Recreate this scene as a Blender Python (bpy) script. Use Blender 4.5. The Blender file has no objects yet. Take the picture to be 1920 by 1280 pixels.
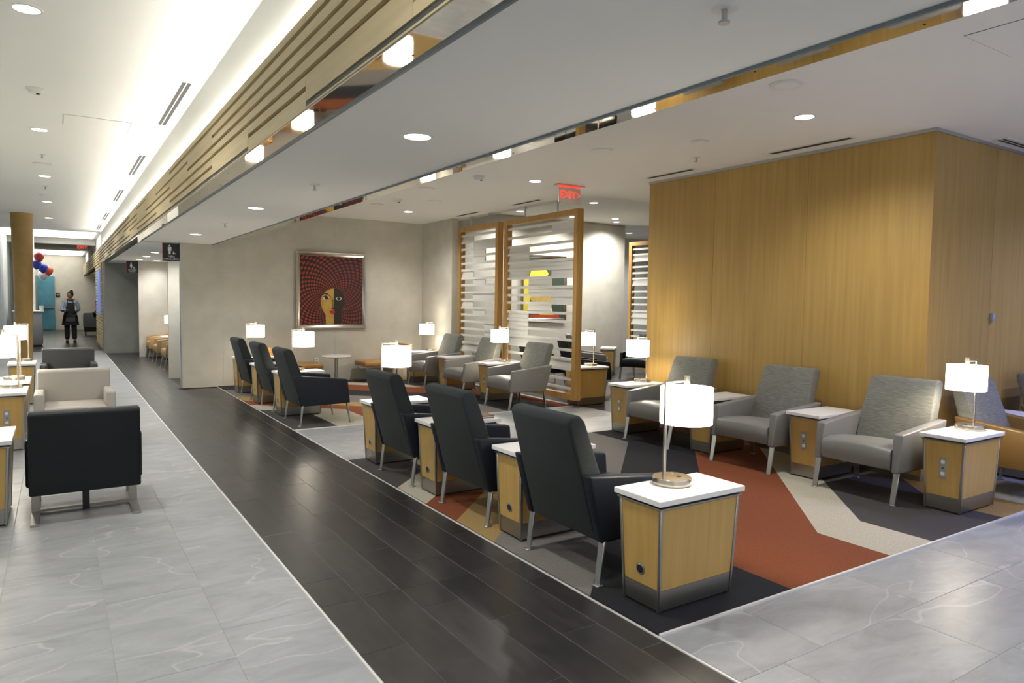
import bpy, bmesh, math, random
from mathutils import Vector, Matrix
from math import pi, sin, cos, radians
random.seed(7)
scn = bpy.context.scene
COL = scn.collection

# ------------------------------------------------------------------ camera
YAW, PIT, ROL = radians(32.966), radians(3.221), radians(0.793)
fwd0 = Vector((sin(YAW), cos(YAW), 0)); rt0 = Vector((cos(YAW), -sin(YAW), 0)); up0 = Vector((0, 0, 1))
fw = fwd0*cos(PIT) - up0*sin(PIT); u2 = up0*cos(PIT) + fwd0*sin(PIT)
rt = rt0*cos(ROL) + u2*sin(ROL); up = u2*cos(ROL) - rt0*sin(ROL)
cd = bpy.data.cameras.new('camera'); cam = bpy.data.objects.new('camera', cd); COL.objects.link(cam)
cd.sensor_width = 36; cd.lens = 1314.86/1920*36; cd.clip_end = 200; cd.clip_start = .05
cam.matrix_world = Matrix(((rt.x, up.x, -fw.x, 0), (rt.y, up.y, -fw.y, 0), (rt.z, up.z, -fw.z, 1.55), (0, 0, 0, 1)))
scn.camera = cam
# ------------------------------------------------------------------ world and exposure
w = bpy.data.worlds.new('world'); scn.world = w; w.use_nodes = True
w.node_tree.nodes['Background'].inputs[0].default_value = (.9, .95, 1, 1)
w.node_tree.nodes['Background'].inputs[1].default_value = .65
scn.view_settings.view_transform = 'Standard'; scn.view_settings.look = 'None'
scn.view_settings.exposure = 0.12; scn.view_settings.gamma = 1.0; scn.view_settings.use_curve_mapping = False
scn.cycles.use_denoising = True
scn.cycles.max_bounces = 8; scn.cycles.diffuse_bounces = 5; scn.cycles.glossy_bounces = 4; scn.cycles.transmission_bounces = 4
scn.cycles.sample_clamp_indirect = 6.0
scn.cycles.caustics_reflective = False; scn.cycles.caustics_refractive = False
DOWN_W, COVE_E, SHADE_E, BULB_W = 135.0, 60.0, 7.0, 12.0     # light levels used by the fixtures below

# ------------------------------------------------------------------ materials
MATS = {}
def nodes_of(m): return m.node_tree.nodes, m.node_tree.links
def mat(name, col, rough=.5, metal=0., spec=None, noise=0., nscale=8., stretch=(1, 1, 1), bump=0., bscale=60., rand=0., emit=0., ecol=None, sheen=0., coat=0., coords='Object'):
    m = bpy.data.materials.new(name); m.use_nodes = True; MATS[name] = m
    N, L = nodes_of(m); b = N['Principled BSDF']
    c = tuple(col) + (1,)
    b.inputs['Base Color'].default_value = c; b.inputs['Roughness'].default_value = rough; b.inputs['Metallic'].default_value = metal
    if spec is not None: b.inputs['Specular IOR Level'].default_value = spec
    if sheen: b.inputs['Sheen Weight'].default_value = sheen
    if coat: b.inputs['Coat Weight'].default_value = coat; b.inputs['Coat Roughness'].default_value = .1
    if emit:
        b.inputs['Emission Color'].default_value = tuple(ecol or col) + (1,); b.inputs['Emission Strength'].default_value = emit
    vec = None
    if noise or bump or rand:
        tc = N.new('ShaderNodeTexCoord'); mp = N.new('ShaderNodeMapping'); mp.inputs['Scale'].default_value = stretch
        L.new(tc.outputs['Object'], mp.inputs['Vector']); vec = mp.outputs['Vector']
        oi = N.new('ShaderNodeObjectInfo')
        if rand:
            ad = N.new('ShaderNodeVectorMath'); ad.operation = 'ADD'
            sc = N.new('ShaderNodeMath'); sc.operation = 'MULTIPLY'; sc.inputs[1].default_value = 37
            L.new(oi.outputs['Random'], sc.inputs[0]); L.new(vec, ad.inputs[0]); L.new(sc.outputs[0], ad.inputs[1]); vec = ad.outputs[0]
    if noise or rand:
        no = N.new('ShaderNodeTexNoise'); no.inputs['Scale'].default_value = nscale; no.inputs['Detail'].default_value = 6
        L.new(vec, no.inputs['Vector'])
        mr = N.new('ShaderNodeMapRange'); mr.inputs['From Min'].default_value = .25; mr.inputs['From Max'].default_value = .75
        mr.inputs['To Min'].default_value = 1-noise; mr.inputs['To Max'].default_value = 1+noise
        L.new(no.outputs['Fac'], mr.inputs['Value']); fac = mr.outputs[0]
        if rand:
            rr = N.new('ShaderNodeMapRange'); rr.inputs['To Min'].default_value = 1-rand; rr.inputs['To Max'].default_value = 1+rand
            L.new(oi.outputs['Random'], rr.inputs['Value'])
            mu = N.new('ShaderNodeMath'); mu.operation = 'MULTIPLY'; L.new(fac, mu.inputs[0]); L.new(rr.outputs[0], mu.inputs[1]); fac = mu.outputs[0]
        vm = N.new('ShaderNodeVectorMath'); vm.operation = 'SCALE'; vm.inputs[0].default_value = col
        L.new(fac, vm.inputs['Scale']); L.new(vm.outputs[0], b.inputs['Base Color'])
    if bump:
        n2 = N.new('ShaderNodeTexNoise'); n2.inputs['Scale'].default_value = bscale; n2.inputs['Detail'].default_value = 3
        L.new(vec, n2.inputs['Vector']); bp = N.new('ShaderNodeBump'); bp.inputs['Strength'].default_value = bump; bp.inputs['Distance'].default_value = .01
        L.new(n2.outputs['Fac'], bp.inputs['Height']); L.new(bp.outputs[0], b.inputs['Normal'])
    return m

def marble(name, base, vein):
    m = mat(name, base, rough=.36, spec=.4); N, L = nodes_of(m); b = N['Principled BSDF']
    geo = N.new('ShaderNodeNewGeometry'); oi = N.new('ShaderNodeObjectInfo')
    sc = N.new('ShaderNodeMath'); sc.operation = 'MULTIPLY'; sc.inputs[1].default_value = 53
    ad = N.new('ShaderNodeVectorMath'); ad.operation = 'ADD'
    L.new(oi.outputs['Random'], sc.inputs[0]); L.new(geo.outputs['Position'], ad.inputs[0]); L.new(sc.outputs[0], ad.inputs[1])
    mp = N.new('ShaderNodeMapping'); mp.inputs['Rotation'].default_value = (0, 0, radians(35)); mp.inputs['Scale'].default_value = (.8, 2.0, 1)
    L.new(ad.outputs[0], mp.inputs['Vector'])
    n1 = N.new('ShaderNodeTexNoise'); n1.inputs['Scale'].default_value = 2.6; n1.inputs['Detail'].default_value = 9; n1.inputs['Roughness'].default_value = .68; n1.inputs['Distortion'].default_value = .7
    L.new(mp.outputs[0], n1.inputs['Vector'])
    cr = N.new('ShaderNodeValToRGB'); e = cr.color_ramp.elements
    e[0].position = .3; e[0].color = tuple(x*.76 for x in base) + (1,); e[1].position = .72; e[1].color = tuple(min(1, x*1.22) for x in base) + (1,)
    L.new(n1.outputs['Fac'], cr.inputs[0])
    n2 = N.new('ShaderNodeTexNoise'); n2.inputs['Scale'].default_value = 1.5; n2.inputs['Detail'].default_value = 2; n2.inputs['Roughness'].default_value = .4; n2.inputs['Distortion'].default_value = .1
    L.new(mp.outputs[0], n2.inputs['Vector'])
    s1 = N.new('ShaderNodeMath'); s1.operation = 'SUBTRACT'; s1.inputs[1].default_value = .5; L.new(n2.outputs['Fac'], s1.inputs[0])
    s2 = N.new('ShaderNodeMath'); s2.operation = 'ABSOLUTE'; L.new(s1.outputs[0], s2.inputs[0])
    mr = N.new('ShaderNodeMapRange'); mr.inputs['From Min'].default_value = 0; mr.inputs['From Max'].default_value = .0075; mr.inputs['To Min'].default_value = .5; mr.inputs['To Max'].default_value = 0
    L.new(s2.outputs[0], mr.inputs['Value'])
    mx = N.new('ShaderNodeMix'); mx.data_type = 'RGBA'
    L.new(mr.outputs[0], mx.inputs[0]); L.new(cr.outputs[0], mx.inputs[6]); mx.inputs[7].default_value = tuple(vein) + (1,)
    L.new(mx.outputs[2], b.inputs['Base Color'])
    return m

def wood(name, col, dark, axis='Z', rough=.42, scale=14., rand=.06, freq=1.):
    m = mat(name, col, rough=rough); N, L = nodes_of(m); b = N['Principled BSDF']
    tc = N.new('ShaderNodeTexCoord'); mp = N.new('ShaderNodeMapping')
    s = {'X': (.04, 1, 1), 'Y': (1, .04, 1), 'Z': (1, 1, .04)}[axis]; mp.inputs['Scale'].default_value = tuple(q*freq for q in s)
    oi = N.new('ShaderNodeObjectInfo'); sc = N.new('ShaderNodeMath'); sc.operation = 'MULTIPLY'; sc.inputs[1].default_value = 29
    ad = N.new('ShaderNodeVectorMath'); ad.operation = 'ADD'
    L.new(tc.outputs['Object'], ad.inputs[0]); L.new(oi.outputs['Random'], sc.inputs[0]); L.new(sc.outputs[0], ad.inputs[1]); L.new(ad.outputs[0], mp.inputs['Vector'])
    n = N.new('ShaderNodeTexNoise'); n.inputs['Scale'].default_value = scale; n.inputs['Detail'].default_value = 8; n.inputs['Roughness'].default_value = .6
    L.new(mp.outputs[0], n.inputs['Vector'])
    cr = N.new('ShaderNodeValToRGB'); e = cr.color_ramp.elements
    e[0].position = .32; e[0].color = tuple(dark) + (1,); e[1].position = .66; e[1].color = tuple(col) + (1,)
    L.new(n.outputs['Fac'], cr.inputs[0])
    rr = N.new('ShaderNodeMapRange'); rr.inputs['To Min'].default_value = 1-rand; rr.inputs['To Max'].default_value = 1+rand; L.new(oi.outputs['Random'], rr.inputs['Value'])
    vm = N.new('ShaderNodeVectorMath'); vm.operation = 'SCALE'; L.new(cr.outputs[0], vm.inputs[0]); L.new(rr.outputs[0], vm.inputs['Scale']); L.new(vm.outputs[0], b.inputs['Base Color'])
    return m

mat('ceiling_white', (.83, .83, .81), .9)
mat('cove_white', (.80, .80, .77), .85)
mat('concrete', (.54, .52, .45), .75, noise=.09, nscale=3.5, bump=.12, bscale=30)
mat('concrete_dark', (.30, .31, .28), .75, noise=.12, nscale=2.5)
mat('grout', (.42, .41, .38), .8)
mat('dark_grout', (.12, .12, .12), .7)
mat('substrate', (.2, .2, .2), .9)
marble('grey_marble', (.33, .343, .357), (.56, .57, .57))
mat('dark_plank', (.029, .0275, .0275), .34, noise=.35, nscale=5, stretch=(4, .9, 1), rand=.22)
mat('metal_trim', (.78, .78, .77), .35, .2)
wood('oak_panel', (.47, .305, .092), (.385, .24, .066), 'Z', .45, 22, .05)
wood('maple', (.55, .35, .108), (.47, .29, .084), 'Z', .38, 26, .05)
wood('pale_oak', (.62, .51, .31), (.54, .43, .24), 'Y', .5, 22, .07)
mat('groove_wood', (.24, .165, .07), .7)
wood('frame_oak', (.50, .30, .095), (.40, .225, .065), 'Z', .45, 26, .03)
mat('brushed_steel', (.40, .39, .36), .34, 1., noise=.08, nscale=30, stretch=(1, 1, 12))
mat('satin_leg', (.50, .53, .55), .32, 1.)
mat('nickel', (.66, .60, .50), .27, 1.)
mat('mirror_steel', (.80, .77, .70), .03, 1., bump=.015, bscale=2.0)
mat('edge_grey', (.16, .19, .22), .45)
mat('dark_gap', (.05, .055, .06), .6)
mat('quartz', (.86, .85, .83), .25, noise=.03, nscale=80)
mat('navy_leather', (.009, .012, .020), .5, spec=.3, bump=.1, bscale=150)
mat('teal_wool', (.0125, .0185, .0195), .9, noise=.35, nscale=180, bump=.35, bscale=260, sheen=.05)
mat('grey_leather', (.22, .216, .208), .42, bump=.08, bscale=150)
mat('woven_grey', (.185, .187, .163), .9, noise=.45, nscale=42, stretch=(3, .35, 6), bump=.4, bscale=160, sheen=.1)
mat('black_leather', (.006, .008, .010), .48, spec=.3, bump=.08, bscale=150)
mat('beige_leather', (.42, .39, .35), .42, bump=.06, bscale=150)
mat('charcoal_leather', (.040, .042, .045), .36, bump=.06, bscale=150)
mat('tan_leather', (.34, .22, .10), .42, bump=.06, bscale=150)
mat('caramel_leather', (.42, .22, .055), .42, bump=.06, bscale=150)
mat('brown_leather', (.155, .088, .026), .42, bump=.06, bscale=150)
mat('bronze_wrap', (.34, .21, .068), .45, noise=.1, nscale=6)
mat('lamp_shade', (.95, .93, .88), .8, emit=SHADE_E, ecol=(1, .93, .80))
mat('bulb', (1, 1, 1), .5, emit=20, ecol=(1, .9, .72))
mat('lens_cool', (1, 1, 1), .5, emit=14, ecol=(.92, .95, 1))
mat('cove_led', (1, 1, 1), .5, emit=COVE_E, ecol=(1, .95, .84))
mat('cove_panel', (1, 1, 1), .5, emit=3.2, ecol=(1, .96, .88))
mat('white_plastic', (.75, .75, .73), .4)
mat('grey_plate', (.30, .31, .31), .45)
mat('black_plastic', (.015, .015, .015), .4)
mat('vent_slot', (.03, .03, .03), .8)
mat('exit_red', (.9, .05, .03), .5, emit=1.5, ecol=(1, .045, .02))
mat('exit_plate', (.72, .62, .60), .15)
mat('sign_black', (.012, .013, .02), .4)
mat('sign_white', (.8, .8, .8), .5)
mat('sign_red', (.5, .02, .06), .4)
mat('silver_frame', (.58, .54, .48), .25, 1.)
mat('slat_white', (.74, .74, .70), .5)
mat('curtain', (.68, .75, .74), .7)
mat('door_glass', (.08, .25, .33), .12, noise=.3, nscale=2.2)
mat('skin', (.26, .13, .075), .55)
mat('hair', (.012, .01, .009), .6)
mat('shirt_blue', (.36, .43, .56), .8)
mat('apron_black', (.012, .013, .018), .8)
mat('trouser_black', (.014, .014, .018), .8)
mat('orange_cloth', (.75, .12, .03), .8)
mat('balloon_red', (.55, .02, .02), .18, coat=.5); mat('balloon_blue', (.015, .05, .45), .18, coat=.5)
mat('balloon_orange', (.75, .10, .03), .18, coat=.5); mat('balloon_white', (.75, .75, .75), .2, coat=.5)
mat('desk_grey', (.33, .35, .36), .4)
mat('screen_blue', (.10, .17, .50), .3, emit=.35, ecol=(.2, .32, .85))
mat('paper_a', (.55, .5, .45), .6); mat('paper_b', (.20, .12, .08), .5)
for nm, c in dict(carpet_navy=(.007, .008, .013), carpet_rust=(.215, .054, .013), carpet_cream=(.52, .48, .38), carpet_charcoal=(.058, .051, .050), carpet_mustard=(.36, .235, .085), carpet_grey=(.19, .175, .16)).items():
    mat(nm, c, .95, noise=.28, nscale=130, bump=.6, bscale=220)
mat('p_gold', (.50, .31, .06), .5, noise=.2, nscale=6); mat('p_dark', (.018, .014, .008), .5); mat('p_lip', (.42, .02, .015), .4)
mat('p_eye', (.7, .68, .6), .4); mat('p_green', (.03, .12, .06), .4); mat('p_yellow', (.62, .53, .06), .5); mat('p_forest', (.035, .055, .035), .5)
mat('p_straw', (.42, .29, .08), .6, noise=.4, nscale=30, stretch=(4, 1, .4)); mat('p_blue', (.02, .04, .25), .5); mat('p_redbase', (.35, .05, .02), .5)
def painted_checks():
    m = mat('p_checks', (.2, .02, .01), .45); N, L = nodes_of(m); b = N['Principled BSDF']
    tc = N.new('ShaderNodeTexCoord'); sx = N.new('ShaderNodeSeparateXYZ'); L.new(tc.outputs['Object'], sx.inputs[0])
    def mth(op, a, bb=None):
        n = N.new('ShaderNodeMath'); n.operation = op
        for i, v in enumerate((a, bb)):
            if v is None: continue
            if isinstance(v, (int, float)): n.inputs[i].default_value = v
            else: L.new(v, n.inputs[i])
        return n.outputs[0]
    x, z = sx.outputs['X'], sx.outputs['Z']
    ang = mth('ARCTAN2', mth('ADD', z, .18), x)
    r = mth('SQRT', mth('ADD', mth('MULTIPLY', x, x), mth('POWER', mth('ADD', z, .18), 2)))
    tw = mth('ADD', ang, mth('MULTIPLY', r, .5))
    ck = mth('MULTIPLY', mth('SINE', mth('MULTIPLY', tw, 36)), mth('SINE', mth('MULTIPLY', mth('POWER', r, .7), 92)))
    st = mth('GREATER_THAN', ck, 0.16)
    red = N.new('ShaderNodeValToRGB'); e = red.color_ramp.elements
    e[0].position = 0; e[0].color = (.36, .042, .012, 1); e[1].position = 1; e[1].color = (.05, .008, .013, 1)
    n = N.new('ShaderNodeTexNoise'); n.inputs['Scale'].default_value = 2.2; L.new(tc.outputs['Object'], n.inputs['Vector'])
    L.new(mth('ADD', mth('ADD', mth('MULTIPLY', x, .55), .32), mth('MULTIPLY', mth('SUBTRACT', n.outputs['Fac'], .5), 1.1)), red.inputs[0])
    mx = N.new('ShaderNodeMix'); mx.data_type = 'RGBA'; L.new(st, mx.inputs[0]); mx.inputs[6].default_value = (.022, .006, .008, 1); L.new(red.outputs[0], mx.inputs[7])
    L.new(mx.outputs[2], b.inputs['Base Color'])
painted_checks()

# ------------------------------------------------------------------ mesh helpers
def bm_box(bm, x0, x1, y0, y1, z0, z1):
    v = [bm.verts.new(p) for p in ((x0, y0, z0), (x1, y0, z0), (x1, y1, z0), (x0, y1, z0), (x0, y0, z1), (x1, y0, z1), (x1, y1, z1), (x0, y1, z1))]
    for f in ((3, 2, 1, 0), (4, 5, 6, 7), (0, 1, 5, 4), (1, 2, 6, 5), (2, 3, 7, 6), (3, 0, 4, 7)): bm.faces.new([v[i] for i in f])
    return v
def bm_hull(bm, lo, hi):
    """solid between two loops with the same number of points"""
    a = [bm.verts.new(p) for p in lo]; b = [bm.verts.new(p) for p in hi]; n = len(a)
    bm.faces.new(a[::-1]); bm.faces.new(b)
    for i in range(n): bm.faces.new((a[i], a[(i+1) % n], b[(i+1) % n], b[i]))
def bm_prism(bm, pts, lo, hi, ax='y'):
    f = {'y': lambda p, t: (p[0], t, p[1]), 'z': lambda p, t: (p[0], p[1], t), 'x': lambda p, t: (t, p[0], p[1])}[ax]
    bm_hull(bm, [f(p, lo) for p in pts], [f(p, hi) for p in pts])
def bm_lathe(bm, prof, seg=24, c=(0, 0), cap=True):
    rings = []
    for r, z in prof:
        rings.append([bm.verts.new((c[0]+r*cos(2*pi*i/seg), c[1]+r*sin(2*pi*i/seg), z)) for i in range(seg)])
    for a, b in zip(rings, rings[1:]):
        for i in range(seg): bm.faces.new((a[i], a[(i+1) % seg], b[(i+1) % seg], b[i]))
    if cap: bm.faces.new(rings[0][::-1]); bm.faces.new(rings[-1])
def bm_bar(bm, p, q, wx, wy, up=(0, 0, 1), w2=None):
    """rectangular bar from p to q"""
    p, q = Vector(p), Vector(q); d = (q-p).normalized(); u = Vector(up)
    if abs(d.dot(u)) > .95: u = Vector((1, 0, 0))
    s = d.cross(u).normalized(); t = s.cross(d).normalized(); k = w2 or 1
    lo = [p + s*a*wx/2 + t*b*wy/2 for a, b in ((-1, -1), (1, -1), (1, 1), (-1, 1))]
    hi = [q + s*a*wx*k/2 + t*b*wy*k/2 for a, b in ((-1, -1), (1, -1), (1, 1), (-1, 1))]
    bm_hull(bm, lo, hi)
def fin(bm, bevel=0., seg=2, smooth=True, ang=40):
    bmesh.ops.remove_doubles(bm, verts=bm.verts, dist=1e-6)
    bmesh.ops.recalc_face_normals(bm, faces=bm.faces)
    if bevel:
        ed = [e for e in bm.edges if len(e.link_faces) == 2 and e.calc_face_angle(0) > radians(25)]
        bmesh.ops.bevel(bm, geom=ed, offset=bevel, segments=seg, profile=.5, affect='EDGES', clamp_overlap=True)
    me = bpy.data.meshes.new('mesh'); bm.to_mesh(me); bm.free()
    if smooth:
        for p in me.polygons: p.use_smooth = True
        me.set_sharp_from_angle(angle=radians(ang))
    return me
CACHE = {}
def cached(key, fn):
    if key not in CACHE: CACHE[key] = fn()
    return CACHE[key]
def ob(name, me, m=None, parent=None, loc=(0, 0, 0), rz=0., rot=None):
    if m:
        mm = MATS[m]
        if len(me.materials) == 0: me.materials.append(mm)
        elif me.materials[0] is not mm:
            k = (me.name, m); me2 = CACHE.get(k)
            if me2 is None: me2 = me.copy(); me2.materials.clear(); me2.materials.append(mm); CACHE[k] = me2
            me = me2
        me.name = name
    o = bpy.data.objects.new(name, me); COL.objects.link(o); o.location = loc; o.rotation_euler = rot or (0, 0, rz)
    if parent: o.parent = parent
    return o
def thing(name, label, cat, loc=(0, 0, 0), rz=0., group=None):
    o = bpy.data.objects.new(name, None); COL.objects.link(o); o.location = loc; o.rotation_euler = (0, 0, rz); o.empty_display_size = .1
    return tag(o, label, cat, group)
def tag(o, label, cat, group=None, kind=None):
    o['label'] = label; o['category'] = cat
    if group: o['group'] = group
    if kind: o['kind'] = kind
    return o
def struct(o, label=None):
    o['kind'] = 'structure'
    if label: o['label'] = label; o['category'] = o.name.split('_')[0].split('.')[0]
    return o
def box(name, m, x0, x1, y0, y1, z0, z1, parent=None, bevel=0., seg=2):
    bm = bmesh.new(); bm_box(bm, x0, x1, y0, y1, z0, z1); return ob(name, fin(bm, bevel, seg, smooth=bevel > 0), m, parent)
def cyl(name, m, r, z0, z1, c=(0, 0), parent=None, seg=24, r2=None):
    bm = bmesh.new(); bm_lathe(bm, [(r, z0), (r2 if r2 is not None else r, z1)], seg, c); return ob(name, fin(bm), m, parent)
def textmesh(body, size, extrude=.0005):
    c = bpy.data.curves.new('t', 'FONT'); c.body = body; c.size = size; c.extrude = extrude; c.align_x = 'CENTER'; c.align_y = 'CENTER'; c.resolution_u = 3
    o = bpy.data.objects.new('t', c); COL.objects.link(o); dg = bpy.context.evaluated_depsgraph_get()
    me = bpy.data.meshes.new_from_object(o.evaluated_get(dg)); bpy.data.objects.remove(o); bpy.data.curves.remove(c); return me
ORD = ['nearest', 'second', 'third', 'fourth', 'fifth', 'sixth', 'seventh', 'eighth', 'ninth', 'tenth', 'eleventh', 'twelfth']

# ------------------------------------------------------------------ room shell
ZS, ZR, ZL, ZH = 2.467, 3.10, 3.40, 3.45       # soffit, right ceiling, left ceiling, raised ceiling at the back
floor = struct(box('floor', 'substrate', -1.6, 17, -4, 39, -.08, -.012), 'tiled floor of the lounge under the furniture')
def tile_mesh(w, l, g=.0025):
    def f():
        bm = bmesh.new(); bm_box(bm, g/2, w-g/2, g/2, l-g/2, -.012, 0); return fin(bm, .0012, 1, smooth=False)
    return f
box('grout_bed', 'grout', -1.6, 17, -4, 23.2, -.012, -.0022, floor)
box('grout_bed', 'dark_grout', 1.085, 2.315, -4, 39, -.0115, -.0018, floor)
stuff_m = bmesh.new(); stuff_d = bmesh.new()
def lay(x0, x1, y0, y1, tw, tl, along, off, stag, name, m, far, xo=None, parts=True):
    """rows of staggered tiles cut to the rectangle"""
    across0, across1, l0, l1 = (x0, x1, y0, y1) if along == 'y' else (y0, y1, x0, x1)
    a0 = across0 if xo is None else xo; k = math.floor((across0-a0)/tw+1e-6); a = a0+k*tw
    while a < across1-1e-4:
        s = off + (k % 3)*stag; j = math.floor((l0-s)/tl); t = s+j*tl
        while t < l1-1e-4:
            A0, A1, T0, T1 = max(a, across0), min(a+tw, across1), max(t, l0), min(t+tl, l1)
            if A1-A0 > .01 and T1-T0 > .01:
                W, Ln = (A1-A0, T1-T0) if along == 'y' else (T1-T0, A1-A0)
                X, Y = (A0, T0) if along == 'y' else (T0, A0)
                if parts and Y < far and Y > .6:
                    ob(name, cached((name, round(W, 3), round(Ln, 3)), tile_mesh(W, Ln)), m, floor, (X, Y, 0))
                else:
                    bm_box(stuff_m if m == 'grey_marble' else stuff_d, X+.00125, X+W-.00125, Y+.00125, Y+Ln-.00125, -.012, 0)
            t += tl
        a += tw; k += 1
lay(-1.6, 1.065, -4, 23.2, .445, .90, 'y', 3.41, .30, 'marble_tile', 'grey_marble', 14.5, .62)
lay(2.335, 17, -4, 2.285, .465, .90, 'x', 2.90, -.14, 'marble_tile', 'grey_marble', 50, 1.835)
lay(2.335, 6.60, 6.455, 8.265, .4525, .90, 'x', 2.6, .30, 'marble_tile', 'grey_marble', 50, 6.455)
lay(6.40, 17, 2.285, 6.455, .465, .90, 'x', 2.9, .3, 'marble_tile', 'grey_marble', 3.6, 2.285)
lay(1.085, 2.315, -4, 3.41, .217, .90, 'y', 2.85, -.30, 'floor_plank', 'dark_plank', 50, 1.085)
lay(1.085, 2.315, 3.41, 23.2, .217, .90, 'y', 3.745, -.30, 'floor_plank', 'dark_plank', 20, 1.085)
lay(6.6, 17, 6.455, 13.04, .6, .9, 'x', 6.6, .3, 'floor_plank', 'dark_plank', 0, parts=False)
lay(2.315, 5, 13.04, 22, .217, .9, 'y', 13.0, .3, 'floor_plank', 'dark_plank', 0, parts=False)
lay(1.7, 2.315, 12.9, 13.04, .6, .9, 'y', 13.0, .3, 'floor_plank', 'dark_plank', 0, parts=False)
lay(-1.6, 1.085, 23.2, 39, .217, .9, 'y', 13.0, .3, 'floor_plank', 'dark_plank', 0, parts=False)
lay(1.085, 2.3, 23.2, 39, .217, .9, 'y', 13.0, .3, 'floor_plank', 'dark_plank', 0, parts=False)
o = ob('distant_tiles', fin(stuff_m, smooth=False), 'grey_marble', floor); o['kind'] = 'stuff'
o = ob('distant_planks', fin(stuff_d, smooth=False), 'dark_plank', floor); o['kind'] = 'stuff'
struct(box('trim_1', 'metal_trim', 1.070, 1.081, -4, 23.2, -.012, .0015), 'thin metal strip between pale marble and dark floor planks')
struct(box('trim_2', 'metal_trim', 2.319, 2.330, -4, 13.02, -.012, .0015), 'thin metal strip between dark floor planks and carpets')
struct(box('trim_3', 'metal_trim', 2.334, 6.40, 2.286, 2.30, -.012, .0105), 'thin metal strip along the front edge of the near carpet')
struct(box('trim_4', 'metal_trim', 2.334, 6.47, 8.266, 8.28, -.012, .0105), 'thin metal strip along the front edge of the far carpet')

# ceilings
c_l = struct(box('ceiling_left', 'ceiling_white', -1.6, 1.2, -4, 23.3, ZL, ZL+.1), 'high white ceiling above the left aisle')
struct(box('ceiling_soffit', 'ceiling_white', 1.172, 2.268, -4, 13.04, ZS, ZS+.6), 'dropped white soffit above the dark walkway')
struct(box('ceiling_alcove', 'ceiling_white', 1.172, 5.0, 13.141, 21.99, ZS, ZS+.6), 'low white ceiling above the far alcoves')
struct(box('ceiling_right', 'ceiling_white', 2.40, 17, -4, 7.95, ZR, ZR+.1), 'white ceiling above the lounge seating')
struct(box('ceiling_lounge', 'ceiling_white', 2.40, 6.55, 7.95, 13.2, ZR, ZR+.1), 'white ceiling above the far seating group')
struct(box('ceiling_raised', 'ceiling_white', 6.55, 17, 7.95, 17, ZH, ZH+.1), 'raised white ceiling behind the slatted screens')
struct(box('wall_step', 'ceiling_white', 6.55, 17, 7.90, 7.95, ZR+.1, ZH+.1)); struct(box('wall_stepside', 'ceiling_white', 6.50, 6.55, 7.95, 13.2, ZR+.1, ZH+.1))
def steel_strip(name, x0, x1, y1, zt, label):
    s = struct(box(name, 'dark_gap', x0, x1, -4, y1, ZS+.012, zt), label)
    y = -3.9; i = 0
    while y < y1-.1:
        e = min(y+2.44, y1); box('steel_panel', 'mirror_steel', x0+.002, x1-.006, y+.0015, e-.0015, ZS-.004, ZS+.012, s)
        yy = y+.25
        while yy < e and 1 < yy < 13:
            cyl('screw', 'black_plastic', .005, ZS-.0055, ZS-.003, ((x0+x1)/2+.03*(-1)**i, yy), s, 8); yy += .61; i += 1
        y = e
    return s
steel_strip('trim_5', 1.030, 1.172, 21.99, ZS+.03, 'mirror polished steel strip under the slatted wood fascia')
steel_strip('trim_6', 2.268, 2.412, 13.03, ZS+.63, 'mirror polished steel strip on the right edge of the soffit')
struct(box('trim_7', 'edge_grey', 1.166, 1.178, -4, 13.0, ZS-.014, ZS+.002), 'thin blue grey metal edge between steel strip and soffit'); struct(box('trim_8', 'edge_grey', 2.256, 2.268, -4, 13.0, ZS-.014, ZS+.002), 'thin grey metal edge on the right side of the soffit')
# slatted wood fascia facing the left aisle
fas = struct(box('wall_fascia', 'groove_wood', 1.048, 1.172, -4, 23.3, ZS+.03, 2.915), 'pale wood fascia with long horizontal grooves above the walkway')
zg = [2.867, 2.79, 2.717, 2.642, 2.567, 2.493]; GH = .026
y = 2.23-1.22*5
while y < 23:
    ye = min(y+1.22, 23.3)
    fill = random.sample(range(6), random.choice((1, 1, 2))) if random.random() < .75 else []
    edges = [2.922] + [v for i, z in enumerate(zg) if i not in fill for v in (z+GH/2, z-GH/2)] + [ZS+.004]
    for a, b in zip(edges[::2], edges[1::2]):
        H = round(a-b, 4)
        def mk(H=H, Ln=round(ye-y, 3)):
            bm = bmesh.new(); bm_box(bm, 0, .022, .001, Ln-.001, 0, H); return fin(bm, smooth=False)
        ob('board', cached(('fb', H, round(ye-y, 3)), mk), 'pale_oak', fas, (1.028, y, b))
    y = ye
struct(box('wall_cove', 'cove_white', 1.105, 1.2, -4, 37, 2.916, ZL), 'white upright face of the lit ceiling cove')
bm = bmesh.new()
for k in range(20): bm_box(bm, 1.055, 1.085, -4+1.36*k, -4+1.36*(k+1)-.01, 2.9155, 2.920)
tag(ob('cove_light', fin(bm, smooth=False), 'cove_led'), 'warm white linear light hidden on top of the wood fascia', 'light')
# left side: curtain wall
bm = bmesh.new(); n = 330; pts = []
for i in range(n+1):
    yy = -4+34.3*i/n; pts.append((-1.30+.035*sin(i*1.9), yy))
loop = pts + [(-1.42, 30.3), (-1.42, -4)]
bm_prism(bm, loop, .02, ZL, 'z'); struct(ob('wall_left', fin(bm), 'curtain'), 'pale curtain wall along the left aisle')
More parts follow.
